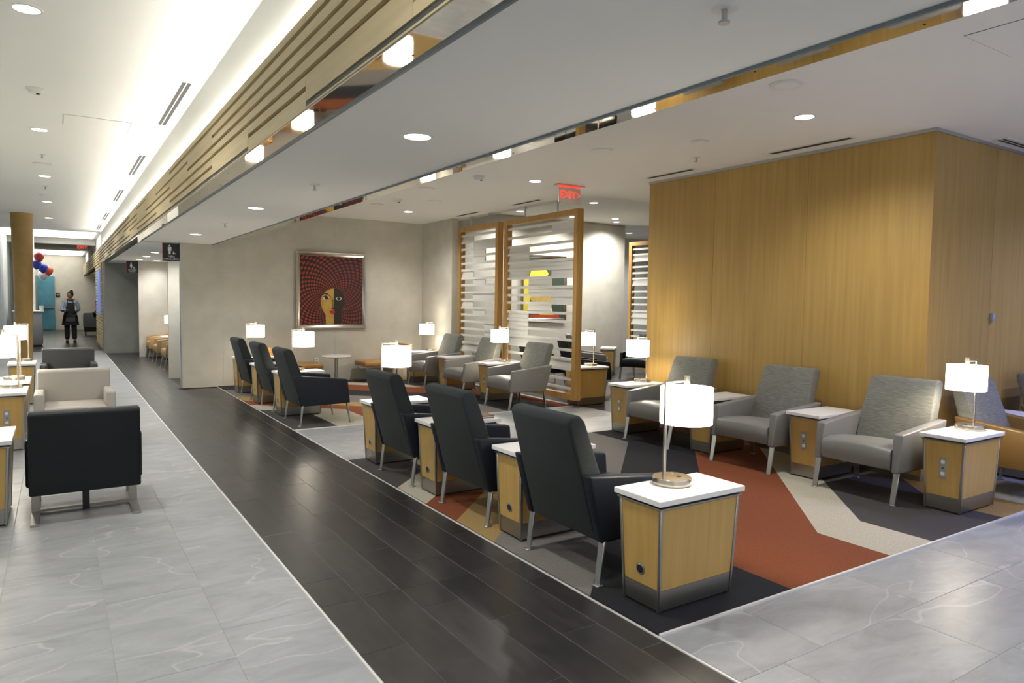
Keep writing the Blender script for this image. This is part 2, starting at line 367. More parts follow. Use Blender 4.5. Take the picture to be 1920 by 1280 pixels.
# painting wall and its return, alcove walls
def panel_wall(name, x0, x1, y0, th, ztop, xs, label, m='concrete', parts=True):
    w_ = struct(box(name, 'grout', x0+.003, x1, y0+.004, y0+th, 0, ztop), label)
    xs = [x0] + [x for x in xs if x0 < x < x1] + [x1]; zs = [.0, 1.0, 2.0, 3.0, ztop]; zs = [z for z in zs if z < ztop-.05] + [ztop]
    for a, b in zip(xs, xs[1:]):
        for c, d in zip(zs, zs[1:]): box('wall_panel', m, a+.001, b-.001, y0, y0+.02, c+.001, d-.001, w_)
    return w_
panel_wall('wall_painting', 1.76, 6.33, 13.04, .10, ZR, (2.43, 4.43), 'beige concrete panel wall carrying the red portrait')
box('edge_trim', 'satin_leg', 1.752, 1.762, 13.035, 13.145, 0, ZS, bpy.data.objects['wall_painting'])
wr = struct(box('wall_return', 'concrete', 6.25, 6.37, 11.75, 13.06, 0, ZR), 'beige concrete return wall beside the slatted screens')
panel_wall('wall_back', 6.37, 11.72, 13.04, .12, ZH, (8.3, 10.3), 'beige concrete wall behind the slatted screens')
struct(box('wall_far_right', 'ceiling_white', 10.5, 17, 15.5, 15.6, 0, ZH)); struct(box('wall_right', 'concrete', 16.9, 17, -4, 16, 0, ZH))
wr_ = struct(box('wall_rear', 'concrete', -1.6, 17, -4.1, -4, 0, .35), 'added wall opening behind the viewer letting in fill light')  # unseen opening with bars, added so world light fills the room
box('lintel', 'concrete', -1.6, 17, -4.1, -4, 2.95, ZL+.1, wr_)
for k in range(9): box('mullion', 'satin_leg', -1.6+2.3*k, -1.52+2.3*k, -4.1, -4, .35, 2.95, wr_)
d = struct(box('door_1', 'grey_plate', 12.0, 12.9, 15.44, 15.5, 0, 2.1), 'grey door in the far right corner behind the screens')
panel_wall('wall_passage', 1.77, 5.0, 14.75, .10, ZS, (3.0,), 'pale concrete wall inside the first restroom passage')
panel_wall('wall_alcove', 1.76, 5.0, 20.40, .10, ZS, (3.0,), 'pale concrete wall at the far end of the seating alcove')
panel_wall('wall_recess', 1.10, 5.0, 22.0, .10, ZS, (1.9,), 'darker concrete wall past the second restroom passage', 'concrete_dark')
struct(box('wall_alcove_side', 'concrete', 4.9, 5.0, 13.14, 22, 0, ZS))
# end of the aisle
struct(box('wall_end', 'concrete', -1.6, 2.3, 38, 38.1, 0, 3.5), 'concrete wall closing the far end of the aisle')
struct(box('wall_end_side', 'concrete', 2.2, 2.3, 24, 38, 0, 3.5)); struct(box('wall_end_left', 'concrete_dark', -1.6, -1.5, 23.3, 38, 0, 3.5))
struct(box('ceiling_end', 'ceiling_white', -1.6, 2.3, 23.3, 38.1, ZL, ZL+.1), 'white ceiling at the far end of the aisle'); struct(box('wall_beam', 'ceiling_white', -1.6, 1.1, 27.0, 27.4, 3.22, ZL), 'shallow beam crossing the far aisle ceiling')
struct(box('wall_endfascia', 'groove_wood', 1.05, 1.2, 23.3, 37.9, ZS, 2.9), 'continuation of the slatted wood fascia above the far service area')
for a in (2.493, 2.567, 2.642, 2.717, 2.79, 2.867): box('board', 'pale_oak', 1.028, 1.05, 23.3, 37.8, a+.013, a+.062, bpy.data.objects['wall_endfascia'])
tag(box('cove_panel', 'cove_panel', -1.4, 1.0, 23.9, 26.5, ZL-.012, ZL), 'bright lit ceiling recess across the aisle before the exit sign', 'light')
tag(box('cove_panel', 'cove_panel', -1.4, 1.0, 34.2, 37.9, ZL-.012, ZL), 'bright lit ceiling recess across the aisle by the end wall', 'light')
d2 = struct(box('door_2', 'door_glass', -.75, -.09, 37.93, 38.0, .02, 2.42), 'blue glass door in the far end wall')
box('push_bar', 'satin_leg', -.72, -.1, 37.86, 37.9, 1.0, 1.05, d2); box('door_stile', 'satin_leg', -.77, -.73, 37.92, 38.0, 0, 2.45, d2)
s = tag(box('room_sign', 'sign_black', -.05, .11, 37.97, 38.0, 1.50, 1.68), 'small black room sign on the far wall beside the blue door', 'sign')
box('pale_mark', 'grey_plate', -.01, .07, 37.965, 37.97, 1.56, 1.63, s)
# wood block
wb = struct(box('wall_wood', 'dark_gap', 6.392, 12.5, 3.182, 6.64, 0, ZR-.03), 'large oak panelled block standing in the lounge')
for a, b in ((3.17, 4.384), (4.387, 5.585), (5.588, 6.65)): box('wood_panel', 'oak_panel', 6.38, 6.40, a, b, .06, ZR-.03, wb)
for a, b in ((6.404, 7.52), (7.524, 8.74), (8.744, 9.96), (9.964, 12.5)):
    p = box('wood_panel', 'oak_panel', a, b, 3.17, 3.19, .06, ZR-.03, wb)
box('wood_panel', 'oak_panel', 6.40, 12.5, 6.63, 6.65, .06, ZR-.03, wb)
box('corner_trim', 'frame_oak', 6.376, 6.403, 3.166, 3.172, .06, ZR-.03, wb); box('top_channel', 'satin_leg', 6.372, 12.5, 3.162, 6.66, ZR-.03, ZR, wb); box('plinth', 'brushed_steel', 6.39, 12.5, 3.18, 6.64, 0, .06, wb)

# ------------------------------------------------------------------ carpets
def clip(poly, f):
    out = []
    for i in range(len(poly)):
        a, b = poly[i], poly[(i+1) % len(poly)]; fa, fb = f(a), f(b)
        if fa >= 0: out.append(a)
        if (fa >= 0) != (fb >= 0):
            t = fa/(fa-fb); out.append((a[0]+t*(b[0]-a[0]), a[1]+t*(b[1]-a[1])))
    return out
def carpet(name, label, x0, x1, y0, y1, k0, k1, sgn, bands):
    """bands run along Y up to y=k0, then turn 45 degrees until y=k1, then run along Y again; s = x - sgn*(clamped y)"""
    t = thing(name, label, 'carpet', (0, 0, 0))
    bed = bmesh.new(); bm_box(bed, x0, x1, y0, y1, -.012, .002); ob('backing', fin(bed, smooth=False), 'carpet_charcoal', t)
    zones = [(y0, k0), (k0, k1), (k1, y1)]
    edges = [-99] + [b[0] for b in bands[1:]] + [99]
    for (e0, e1), (_, colr) in zip(zip(edges, edges[1:]), bands):
        for (a, b) in zones:
            if b <= a: continue
            poly = [(x0, a), (x1, a), (x1, b), (x0, b)]
            s = lambda p: p[0] - sgn*min(max(p[1], k0), k1)
            poly = clip(poly, lambda p: s(p)-e0)
            if len(poly) >= 3: poly = clip(poly, lambda p: e1-s(p))
            if len(poly) >= 3:
                q = [poly[0]]
                for p in poly[1:]:
                    if abs(p[0]-q[-1][0])+abs(p[1]-q[-1][1]) > 1e-4: q.append(p)
                if abs(q[0][0]-q[-1][0])+abs(q[0][1]-q[-1][1]) < 1e-4: q.pop()
                if len(q) < 3: continue
                bm = bmesh.new(); bm_prism(bm, q, .002, .009, 'z'); o = ob('carpet_piece', fin(bm, smooth=False), colr, t)
    return t
carpet('carpet', 'near carpet of angular navy rust cream and charcoal pieces under the front seating', 2.335, 6.40, 2.301, 6.454, 2.80, 5.80, 1,
       [(-99, 'carpet_charcoal'), (-2.97, 'carpet_cream'), (-2.43, 'carpet_rust'), (-1.95, 'carpet_mustard'), (-1.44, 'carpet_grey'), (-.47, 'carpet_navy'), (.53, 'carpet_rust'), (1.52, 'carpet_cream'), (2.03, 'carpet_charcoal'), (3.05, 'carpet_mustard')])
carpet('carpet', 'far carpet of angular rust cream and navy pieces below the red portrait', 2.335, 6.47, 8.281, 13.03, 9.50, 13.03, -1,
       [(-99, 'carpet_charcoal'), (12.35, 'carpet_cream'), (12.88, 'carpet_rust'), (13.35, 'carpet_mustard'), (13.87, 'carpet_grey'), (14.82, 'carpet_navy'), (15.72, 'carpet_rust'), (16.7, 'carpet_cream'), (17.2, 'carpet_charcoal'), (18.2, 'carpet_mustard')])

# ------------------------------------------------------------------ furniture builders
def soft(bm, bevel, seg=3): return fin(bm, bevel, seg, True, 60)
def armchair(label, loc, rz, leather, fabric, group):
    t = thing('armchair', label, 'armchair', loc, rz, group)
    def back():
        bm = bmesh.new(); prof = [(.012, .235), (-.185, .90), (-.165, .932), (-.10, .938), (-.065, .90), (.04, .60), (.13, .36), (.13, .235)]
        w0, w1 = .305, .285
        lo = [(u, -(w0 if z < .65 else w1), z) for u, z in prof]; hi = [(u, (w0 if z < .65 else w1), z) for u, z in prof]
        bm_hull(bm, lo, hi); return soft(bm, .022)
    ob('backrest', cached('ac_back', back), fabric, t)
    def seat():
        bm = bmesh.new(); n = 9; rows = []
        prof = [(.09, .255), (.60, .265), (.622, .30), (.622, .395), (.60, .425), (.50, .442), (.3, .43), (.09, .40)]
        for i in range(n):
            k = -1+2*i/(n-1); dz = .018*(1-k*k); rows.append([bm.verts.new((u, k*.292, z+(dz if z > .35 else 0))) for u, z in prof])
        for a, b in zip(rows, rows[1:]):
            for j in range(len(prof)): bm.faces.new((a[j], a[(j+1) % len(prof)], b[(j+1) % len(prof)], b[j]))
        bm.faces.new(rows[0][::-1]); bm.faces.new(rows[-1]); return fin(bm, 0, 1, True, 50)
    ob('seat', cached('ac_seat', seat), leather, t)
    def arm():
        bm = bmesh.new(); prof = [(.004, .237), (.622, .25), (.585, .552), (-.098, .622)]
        lo = [(u, 0 if z > .4 else .012, z) for u, z in prof]; hi = [(u, .078 if z > .4 else .066, z) for u, z in prof]
        bm_hull(bm, lo, hi); return soft(bm, .014)
    def arm_m():
        me = cached('ac_arm', arm).copy(); me.transform(Matrix.Scale(-1, 4, (0, 1, 0))); me.flip_normals(); return me
    ob('armrest', cached('ac_arm', arm), leather, t, (0, .291, 0)); ob('armrest', cached('ac_armm', arm_m), leather, t, (0, -.291, 0))
    def leg(u0, u1):
        def f():
            bm = bmesh.new(); bm_bar(bm, (u0, 0, .25), (u1, 0, .006), .048, .014, (1, 0, 0), .9); return fin(bm, .002, 1)
        return f
    def foot():
        bm = bmesh.new(); bm_box(bm, -.022, .022, -.024, .024, 0, .007); return fin(bm, .002, 1)
    for u0, u1, k in ((.03, .0, 'r'), (.585, .628, 'f')):
        for s in (-1, 1):
            l = ob('leg', cached('ac_leg'+k, leg(u0, u1)), 'satin_leg', t, (0, s*.333, .0)); ob('foot_glide', cached('ac_foot', foot), 'satin_leg', l, (u1, 0, 0))
    return t
def side_table(label, loc, rz, group, outlets=True):
    """long axis local x, front (+x) carries the outlet plate, rear the cable grommet"""
    t = thing('side_table', label, 'side table', loc, rz, group)
    B, T = (.265, .130), (.288, .152); z0, z1 = .008, .535
    def at(k, z): f = (z-z0)/(z1-z0); return B[k]+(T[k]-B[k])*f
    def wall_(sx, sy, za, zb, inset, thick, cut):
        bm = bmesh.new()
        if sx:
            lo = [(sx*(at(0, z)-inset), y*(at(1, z)-cut), z) for z, y in ((za, -1), (za, 1), (zb, 1), (zb, -1))]; hi = [(p[0]-sx*thick, p[1], p[2]) for p in lo]
        else:
            lo = [(x*(at(0, z)-cut), sy*(at(1, z)-inset), z) for z, x in ((za, -1), (za, 1), (zb, 1), (zb, -1))]; hi = [(p[0], p[1]-sy*thick, p[2]) for p in lo]
        bm_hull(bm, lo, hi); return fin(bm, smooth=False)
    for sx, sy in ((1, 0), (-1, 0), (0, 1), (0, -1)):
        p = ob('side_panel', cached(('tp', sx, sy), lambda: wall_(sx, sy, .118, z1, .004, .016, .012)), 'maple', t)
        ob('kick_plate', cached(('tk', sx, sy), lambda: wall_(sx, sy, z0+.006, .117, .003, .016, .012)), 'brushed_steel', t)
        if sx == 1 and outlets:
            def plate():
                bm = bmesh.new(); bm_box(bm, 0, .004, -.026, .026, -.078, .078); return fin(bm, .001, 1)
            pl = ob('outlet_plate', cached('tplate', plate), 'grey_plate', p, (at(0, .34)-.005, 0, .335), rot=(0, .043, 0))
            def sq(a, c=.0065):
                def f():
                    bm = bmesh.new(); bm_box(bm, .003, c, -a, a, -a, a); return fin(bm, .001, 1)
                return f
            ob('socket', cached('tsock', sq(.0135)), 'white_plastic', pl, (0, 0, .045)); ob('socket', cached('tsock', sq(.0135)), 'white_plastic', pl, (0, 0, -.045)); ob('usb_port', cached('tusb', sq(.006, .005)), 'black_plastic', pl)
        if sx == -1:
            def grom():
                bm = bmesh.new(); bm_lathe(bm, [(.030, 0), (.030, .004), (.022, .006), (.022, .0035)], 20); return fin(bm)
            def hole():
                bm = bmesh.new(); bm_lathe(bm, [(.021, 0), (.021, .0045)], 16); bm_box(bm, -.006, .006, -.012, .012, .004, .0056); return fin(bm)
            g = ob('cable_grommet', cached('tgrom', grom), 'satin_leg', p, (-at(0, .195)+.0045, .0, .195), rot=(0, -pi/2-.043, 0)); ob('grommet_insert', cached('tgh', hole), 'black_plastic', g)
    def post(sx, sy):
        def f():
            bm = bmesh.new(); q = lambda z: (sx*(at(0, z)-.007), sy*(at(1, z)-.007), z); bm_bar(bm, q(z0), q(z1+.002), .018, .018); return fin(bm, .003, 1)
        return f
    for sx in (1, -1):
        for sy in (1, -1): ob('corner_post', cached(('tpost', sx, sy), post(sx, sy)), 'brushed_steel', t)
    def slab(a, b, za, zb, bev):
        def f():
            bm = bmesh.new(); bm_box(bm, -a, a, -b, b, za, zb); return fin(bm, bev, 1, smooth=False)
        return f
    ob('top_band', cached('tband', slab(.296, .160, .535, .543, .001)), 'brushed_steel', t); ob('shadow_gap', cached('tgap', slab(.28, .145, .543, .556, 0)), 'dark_gap', t)
    ob('table_top', cached('ttop', slab(.312, .168, .556, .584, .002)), 'quartz', t); ob('base_gap', cached('tbase', slab(.25, .115, 0, .014, 0)), 'black_plastic', t)
    return t
LAMP_SOCK = .585
def table_lamp(label, loc, rz):
    t = thing('table_lamp', label, 'lamp', loc, rz, 'table lamps with white drum shades')
    def base():
        bm = bmesh.new(); bm_lathe(bm, [(.096, 0), (.104, .003), (.104, .034), (.101, .038), (.0, .0385)], 40, cap=False); return fin(bm)
    b_ = ob('base', cached('lbase', base), 'nickel', t)
    def port():
        bm = bmesh.new(); bm_lathe(bm, [(.014, .0375), (.014, .0405)], 14); return fin(bm)
    ob('outlet', cached('lport', port), 'black_plastic', b_, (.03, -.02, 0))
    def knob():
        bm = bmesh.new(); bm_lathe(bm, [(.008, .036), (.008, .046)], 12); return fin(bm)
    ob('switch', cached('lknob', knob), 'nickel', b_, (.045, .045, 0))
    def pole():
        bm = bmesh.new(); bm_box(bm, -.069, -.051, -.0065, .0065, .036, .552); return fin(bm, .002, 1)
    ob('pole', cached('lpole', pole), 'nickel', t)
    def arm():
        bm = bmesh.new(); bm_box(bm, -.069, .095, -.006, .006, .540, .552); return fin(bm, .002, 1)
    ob('arm', cached('larm', arm), 'nickel', t)
    def sock():
        bm = bmesh.new(); bm_lathe(bm, [(.017, .50), (.017, .575)], 16); return fin(bm)
    ob('socket', cached('lsock', sock), 'nickel', t, (.095, 0, 0))
    def shade():
        bm = bmesh.new(); bm_lathe(bm, [(.137, .318), (.140, .318), (.140, .513), (.137, .513), (.137, .318)], 40, cap=False); return fin(bm)
    sh = ob('lamp_shade', cached('lshade', shade), 'lamp_shade', t, (.095, 0, 0))
    def spider():
        bm = bmesh.new()
        for k in range(3): bm_bar(bm, (0, 0, .505), (.137*cos(k*2.094), .137*sin(k*2.094), .505), .004, .004)
        return fin(bm)
    ob('spider_ring', cached('lspid', spider), 'nickel', sh)
    def bulb():
        bm = bmesh.new(); bm_lathe(bm, [(.004, .40), (.022, .41), (.028, .43), (.022, .46), (.012, .50)], 14); return fin(bm)
    ob('bulb', cached('lbulb', bulb), 'bulb', t, (.095, 0, 0))
    ld = CACHE.get('lampdata')
    if not ld:
        ld = bpy.data.lights.new('lamp_light', 'POINT'); ld.energy = BULB_W; ld.color = (1, .86, .66); ld.shadow_soft_size = .05; CACHE['lampdata'] = ld
    lo = bpy.data.objects.new('lamp_light', ld); COL.objects.link(lo); lo.parent = t; lo.location = (.095, 0, .37)
    return t

# ------------------------------------------------------------------ main seating groups
DK, GR = 'dark armchairs beside the walkway', 'grey armchairs of the lounge'
dark_near = ['dark teal wool armchair nearest the camera with its back to the walkway', 'dark teal armchair second from the camera along the near carpet edge', 'dark teal armchair farthest back along the near carpet, just before the marble gap']
for (yc, lb) in zip((3.215, 4.39, 5.60), dark_near): armchair(lb, (2.447, yc, .009), 0, 'navy_leather', 'teal_wool', DK)
dark_far = ['dark armchair on the far carpet showing its whole navy leather side', 'middle dark armchair of the three on the far carpet', 'dark armchair closest to the concrete wall on the far carpet']
for (yc, lb) in zip((8.80, 10.07, 11.38), dark_far): armchair(lb, (2.447, yc, .009), 0, 'navy_leather', 'teal_wool', DK)
for (yc, lb) in zip((3.225, 4.36, 5.62), ['grey leather armchair at the corner of the oak block, rightmost of its row', 'grey leather armchair in the middle of the row against the oak block', 'grey armchair at the far end of the oak block behind the bright near lamp']):
    armchair(lb, (6.05, yc, .009), pi, 'grey_leather', 'woven_grey', GR)
for (yc, lb) in zip((8.68, 10.08, 11.45), ['grey leather armchair nearest the camera in front of the slatted screens', 'middle grey armchair of the three in front of the slatted screens', 'grey armchair farthest back, beside the concrete return wall']):
    armchair(lb, (6.01, yc, .009), pi, 'grey_leather', 'woven_grey', GR)
armchair('brown leather armchair with grey woven back beside the right lamp', (6.83, 2.86, 0), -pi/2, 'brown_leather', 'woven_grey', 'brown armchairs on the right')
armchair('brown leather armchair cut by the right edge of the picture', (8.12, 2.86, 0), -pi/2, 'brown_leather', 'woven_grey', 'brown armchairs on the right')
TG = 'oak side tables with white tops'
for yc, lb in zip((2.575, 3.81, 5.02, 6.26), ['oak side table with white top in the near foreground carrying a lamp', 'oak side table between the first and second dark armchairs', 'oak side table with magazines between second and third dark armchairs', 'oak side table at the far end of the near dark row with lamp']):
    side_table(lb, (2.74, yc, .009), 0, TG)
for yc, lb in zip((9.42, 10.70, 12.02), ['oak side table behind the whole dark armchair on the far carpet', 'oak side table between middle and last dark armchairs on far carpet', 'oak side table next to the concrete wall at the far carpet corner']):
    side_table(lb, (2.70, yc, .009), 0, TG)
for yc, lb in zip((2.62, 3.80, 5.01, 6.27), ['oak side table with outlet plate and lamp at the right foreground', 'oak side table between the two right grey armchairs at the oak block', 'oak side table behind the near lamp shade beside the middle grey armchair', 'oak side table with lamp at the left end of the oak block']):
    side_table(lb, (5.875, yc, .009), pi, TG)
for yc, lb in zip((9.38, 10.77, 12.12), ['oak side table with lamp between the grey armchairs by the screens', 'oak side table without lamp between the grey armchairs by the screens', 'oak side table with lamp in the corner by the concrete return wall']):
    side_table(lb, (5.85, yc, .009), pi, TG)
side_table('oak side table just behind the end post of the large slatted screen', (6.80, 8.37, 0), pi, TG)
side_table('oak side table turned diagonally by the wall behind the screens', (10.15, 11.75, 0), radians(225), TG)
side_table('oak side table between the brown armchairs at the right edge', (7.475, 2.78, 0), -pi/2, TG)
ZT = .593
table_lamp('lit table lamp on the nearest foreground side table', (2.745, 2.64, ZT), 0)
table_lamp('lit table lamp behind the third dark armchair, standing in front of the caramel chair', (2.66, 6.30, ZT), 0)
table_lamp('lit table lamp left below the red portrait', (2.68, 9.44, ZT), 0)
table_lamp('lit table lamp farthest back on the far carpet near the wall corner', (2.66, 12.06, ZT), 0)
table_lamp('lit table lamp on the right foreground side table before the oak block', (6.06, 2.65, ZT), pi)
table_lamp('lit table lamp at the left end of the oak block', (6.03, 6.33, ZT), pi)
table_lamp('lit table lamp in front of the large slatted screen between grey armchairs', (5.97, 9.42, ZT), pi)
table_lamp('lit table lamp in the corner beside the concrete return wall', (6.02, 12.14, ZT), pi)
table_lamp('lit table lamp half hidden behind the end post of the large screen', (6.90, 8.40, .584), pi)
# magazines
for k, (x, m_) in enumerate(((2.905, 'paper_b'), (2.90, 'paper_a'), (2.912, 'paper_b'))):
    tag(box('magazine', m_, x-.10, x+.11, 4.90+.004*k, 5.15, ZT+.008*k, ZT+.008*k+.007), ['brown magazine at the bottom of the stack on the second dark-row table', 'pale magazine in the middle of the stack on the second dark-row table', 'brown magazine on top of the stack on the second dark-row table'][k], 'magazine', 'magazines')

# caramel lounge chairs and the round table under the portrait
def lounge_chair(label, loc, rz):
    t = thing('lounge_chair', label, 'chair', loc, rz, 'caramel lounge chairs under the portrait')
    bm = bmesh.new(); bm_box(bm, -.02, .90, -.29, .29, .30, .385); ob('seat', soft(bm, .025), 'caramel_leather', t)
    bm = bmesh.new(); bm_prism(bm, [(-.02, .30), (.08, .30), (.03, .70), (-.06, .70)], -.29, .29); ob('backrest', soft(bm, .02), 'caramel_leather', t)
    box('seat_frame', 'satin_leg', .0, .88, -.27, .27, .275, .30, t)
    for x in (.03, .84):
        for y in (-.26, .26):
            bm = bmesh.new(); bm_box(bm, x-.013, x+.013, y-.013, y+.013, 0, .28); ob('leg', fin(bm, .002, 1), 'satin_leg', t)
    for y in (-.26, .26): box('runner', 'satin_leg', .03, .84, y-.012, y+.012, 0, .014, t)
    return t
lounge_chair('caramel leather armless chair right of the round table, facing left', (5.68, 12.66, .009), pi)
lounge_chair('caramel leather armless chair left of the round table, mostly hidden', (3.10, 12.66, .009), 0)
t = thing('round_table', 'small round white pedestal table between the caramel chairs', 'table', (4.28, 12.52, .009))
bm = bmesh.new(); bm_lathe(bm, [(.245, .485), (.27, .50), (.27, .512), (.262, .52)], 40); ob('table_top', fin(bm), 'quartz', t)
cyl('pedestal', 'satin_leg', .032, .012, .49, parent=t); cyl('foot_plate', 'satin_leg', .19, 0, .012, parent=t, seg=32)
o = tag(box('wall_outlet', 'white_plastic', 4.045, 4.115, 13.030, 13.04, .335, .455, bevel=.003), 'white wall outlet plate on the concrete wall below the portrait', 'outlet')
for z in (.37, .42): box('socket', 'grey_plate', 4.064, 4.096, 13.0285, 13.0305, z-.014, z+.014, o)

# ------------------------------------------------------------------ left aisle: club chairs, tables, lamps
def club_chair(label, loc, rz, m_):
    """forward +x; origin on the floor below the rear panel"""
    t = thing('club_chair', label, 'armchair', loc, rz, 'leather club chairs along the left aisle')
    def back():
        bm = bmesh.new()
        prof = [(.0, .195), (.0, .745), (.02, .765), (.10, .765), (.125, .74), (.16, .42), (.16, .20)]
        bm_hull(bm, [(u, -.335, z) for u, z in prof], [(u, .335, z) for u, z in prof]); return soft(bm, .018)
    ob('backrest', cached('cc_back', back), m_, t)
    def seat():
        bm = bmesh.new(); bm_box(bm, .12, .70, -.285, .285, .25, .43); return soft(bm, .04)
    ob('seat', cached('cc_seat', seat), m_, t)
    def arm():
        bm = bmesh.new(); bm_box(bm, .15, .66, -.045, .045, .22, .565); return soft(bm, .022)
    ob('armrest', cached('cc_arm', arm), m_, t, (0, .312, 0)); ob('armrest', cached('cc_arm', arm), m_, t, (0, -.312, 0))
    def sled():
        bm = bmesh.new(); bm_box(bm, -.04, .68, -.026, .026, 0, .016); bm_box(bm, .31, .324, -.026, .026, .012, .26); bm_box(bm, .60, .614, -.026, .026, .012, .23); return fin(bm, .001, 1)
    for s_ in (-1, 1): ob('sled_leg', cached('cc_sled', sled), 'brushed_steel', t, (0, s_*.305, 0))
    box('cross_bar', 'brushed_steel', .30, .34, -.28, .28, .012, .03, t); box('centre_strut', 'black_plastic', .27, .31, -.022, .022, .0, .26, t)
    return t
club_chair('black leather club chair with its back to the camera in the left foreground', (.15, 5.64, 0), pi/2, 'black_leather')
club_chair('beige leather club chair facing the camera behind the black one', (.14, 9.02, 0), -pi/2, 'beige_leather')
club_chair('dark grey leather club chair farthest along the left aisle', (.13, 12.62, 0), -pi/2, 'charcoal_leather')
for yc, lb in zip((5.99, 8.76, 9.85, 12.32), ['oak side table cut by the left edge beside the black club chair', 'oak side table with outlet plate beside the beige club chair', 'oak side table half hidden behind the beige club chair table', 'oak side table beside the farthest dark club chair']):
    side_table(lb, (-.44, yc, 0), -pi/2 if yc not in (5.99, 9.85) else pi/2, TG)
table_lamp('lit table lamp farthest left on the aisle table beside the dark club chair', (-.43, 12.55, .584), pi)
table_lamp('lit table lamp cut by the left edge, second from the column', (-.43, 9.80, .584), pi)
table_lamp('lit table lamp beside the beige club chair, its shade cut by the picture edge', (-.42, 8.98, .584), pi)
table_lamp('table lamp at the left edge of which only the base shows', (-.50, 6.08, .584), pi)

# ------------------------------------------------------------------ slatted screens
def screen(label, x, y0, y1, z0, z1, zc, seed, posts=True):
    rnd = random.Random(seed); t = thing('slatted_screen', label, 'room divider', (x, y0, 0), 0, 'oak framed screens of white slats')
    Ln = y1-y0; D = .055; W = .085
    box('frame_post', 'frame_oak', -D, D, 0, W, z0, z1, t); box('frame_post', 'frame_oak', -D, D, Ln-W, Ln, z0, z1, t)
    for a, b in ((z0, z0+W), (z1-W, z1)): box('frame_rail', 'frame_oak', -D+.001, D-.001, W, Ln-W, a, b, t)
    z = z1-W-.075; k = 0; iw = Ln-2*W
    while z > z0+W+.03:
        box('slat', 'slat_white', -.028, -.012, W-.03, Ln-W+.03, z-.020, z+.020, t)
        gap = rnd.choice((.125, .135, .15))
        for a, b, pr in ((0, .33, .30), (.33, .67, .34), (.67, 1, .38)):
            if rnd.random() < pr and z-gap > z0+W: box('infill_slat', 'slat_white', -.008, .006, W+a*iw-.001, W+b*iw, z-gap+.02, z-.018, t)
        box('edge_block', 'frame_oak', -.022, .03, Ln-W-.035, Ln-W, z-.055, z-.02, t); z -= gap; k += 1
    for f in (.28, .72): cyl('hanger_rod', 'satin_leg', .013, z1, zc, (0, f*Ln), t, 12); cyl('ceiling_cap', 'satin_leg', .022, zc-.03, zc-.001, (0, f*Ln), t, 12)
    return t
screen('large oak framed slatted screen hanging behind the nearest grey armchair', 6.415, 8.10, 10.10, .11, 2.92, ZR, 5)
screen('smaller oak framed slatted screen next to the concrete return wall', 6.415, 10.29, 11.72, .11, 2.92, ZR, 8)
screen('oak framed slatted screen far behind, left of the oak block', 10.85, 9.40, 11.87, .11, 2.92, ZH, 3)
# seats behind the screens
armchair('grey armchair behind the large screen, seen right of its end post', (8.62, 11.0, 0), radians(-35), 'grey_leather', 'grey_leather', GR)
armchair('black leather armchair beside the diagonal table behind the screens', (10.35, 10.70, 0), radians(200), 'black_leather', 'black_leather', 'black armchairs behind the screens')
armchair('dark armchair glimpsed through the lower slats of the large screen', (7.45, 9.6, 0), radians(-20), 'black_leather', 'black_leather', 'black armchairs behind the screens')
armchair('dark armchair glimpsed through the smaller slatted screen', (7.45, 10.9, 0), radians(-20), 'black_leather', 'black_leather', 'black armchairs behind the screens')

# ------------------------------------------------------------------ pictures
def poly_xz(name, m_, pts, y, parent, th=.002):
    bm = bmesh.new(); bm_prism(bm, pts, y-th, y, 'y'); return ob(name, fin(bm, smooth=False), m_, parent)
def frame(t, W, H, b, dpt, m_):
    for a in ([(-W, -H), (W, -H), (W-b, -H+b), (-W+b, -H+b)], [(-W, H), (W, H), (W-b, H-b), (-W+b, H-b)], [(-W, -H), (-W, H), (-W+b, H-b), (-W+b, -H+b)], [(W, -H), (W, H), (W-b, H-b), (W-b, -H+b)]):
        bm = bmesh.new(); bm_hull(bm, [(p[0], 0, p[1]) for p in a], [(p[0], -dpt+(.015 if i > 1 else 0), p[1]) for i, p in enumerate(a)]); ob('frame_bar', fin(bm, .003, 1), m_, t)
t = thing('portrait_painting', 'silver framed portrait of a face under a huge red and black chequered headdress', 'painting', (4.365, 13.036, 1.715))
W, H = .675, .715; frame(t, W, H, .075, .045, 'silver_frame')
box('canvas', 'p_checks', -W+.07, W-.07, -.022, -.002, -H+.07, H-.07, t)
S = lambda zx, zy: ((zx-581)/832*1.21, -(zy-585)/910*1.28)
def ell(cx, cy, rx, ry, n=24, a0=0, a1=2*pi): return [S(cx+rx*cos(a0+(a1-a0)*i/n), cy+ry*sin(a0+(a1-a0)*i/n)) for i in range(n+(0 if a1-a0 > 6.2 else 1))]
neck = poly_xz('neck', 'p_gold', [S(497, 880), S(612, 900), S(612, 1036), S(500, 1036)], -.022, t); poly_xz('neck_shade', 'p_dark', [S(606, 900), S(720, 850), S(700, 1036), S(606, 1036)], -.0225, neck)
fc = [S(*p) for p in ((606, 553), (560, 560), (500, 592), (455, 640), (432, 700), (436, 770), (455, 840), (490, 900), (540, 945), (580, 962), (606, 965))]
face = poly_xz('face', 'p_gold', fc, -.024, t)
poly_xz('face_shade', 'p_dark', [S(*p) for p in ((606, 553), (606, 965), (640, 950), (690, 890), (730, 800), (748, 700), (735, 630), (700, 580), (650, 556))], -.024, t)
poly_xz('eye', 'p_eye', ell(500, 682, 46, 27), -.0265, face); poly_xz('iris', 'p_dark', ell(508, 682, 24, 25), -.0285, face)
poly_xz('eye', 'p_eye', ell(672, 690, 38, 22), -.0265, face); poly_xz('iris', 'p_dark', ell(672, 690, 26, 20), -.0285, face)
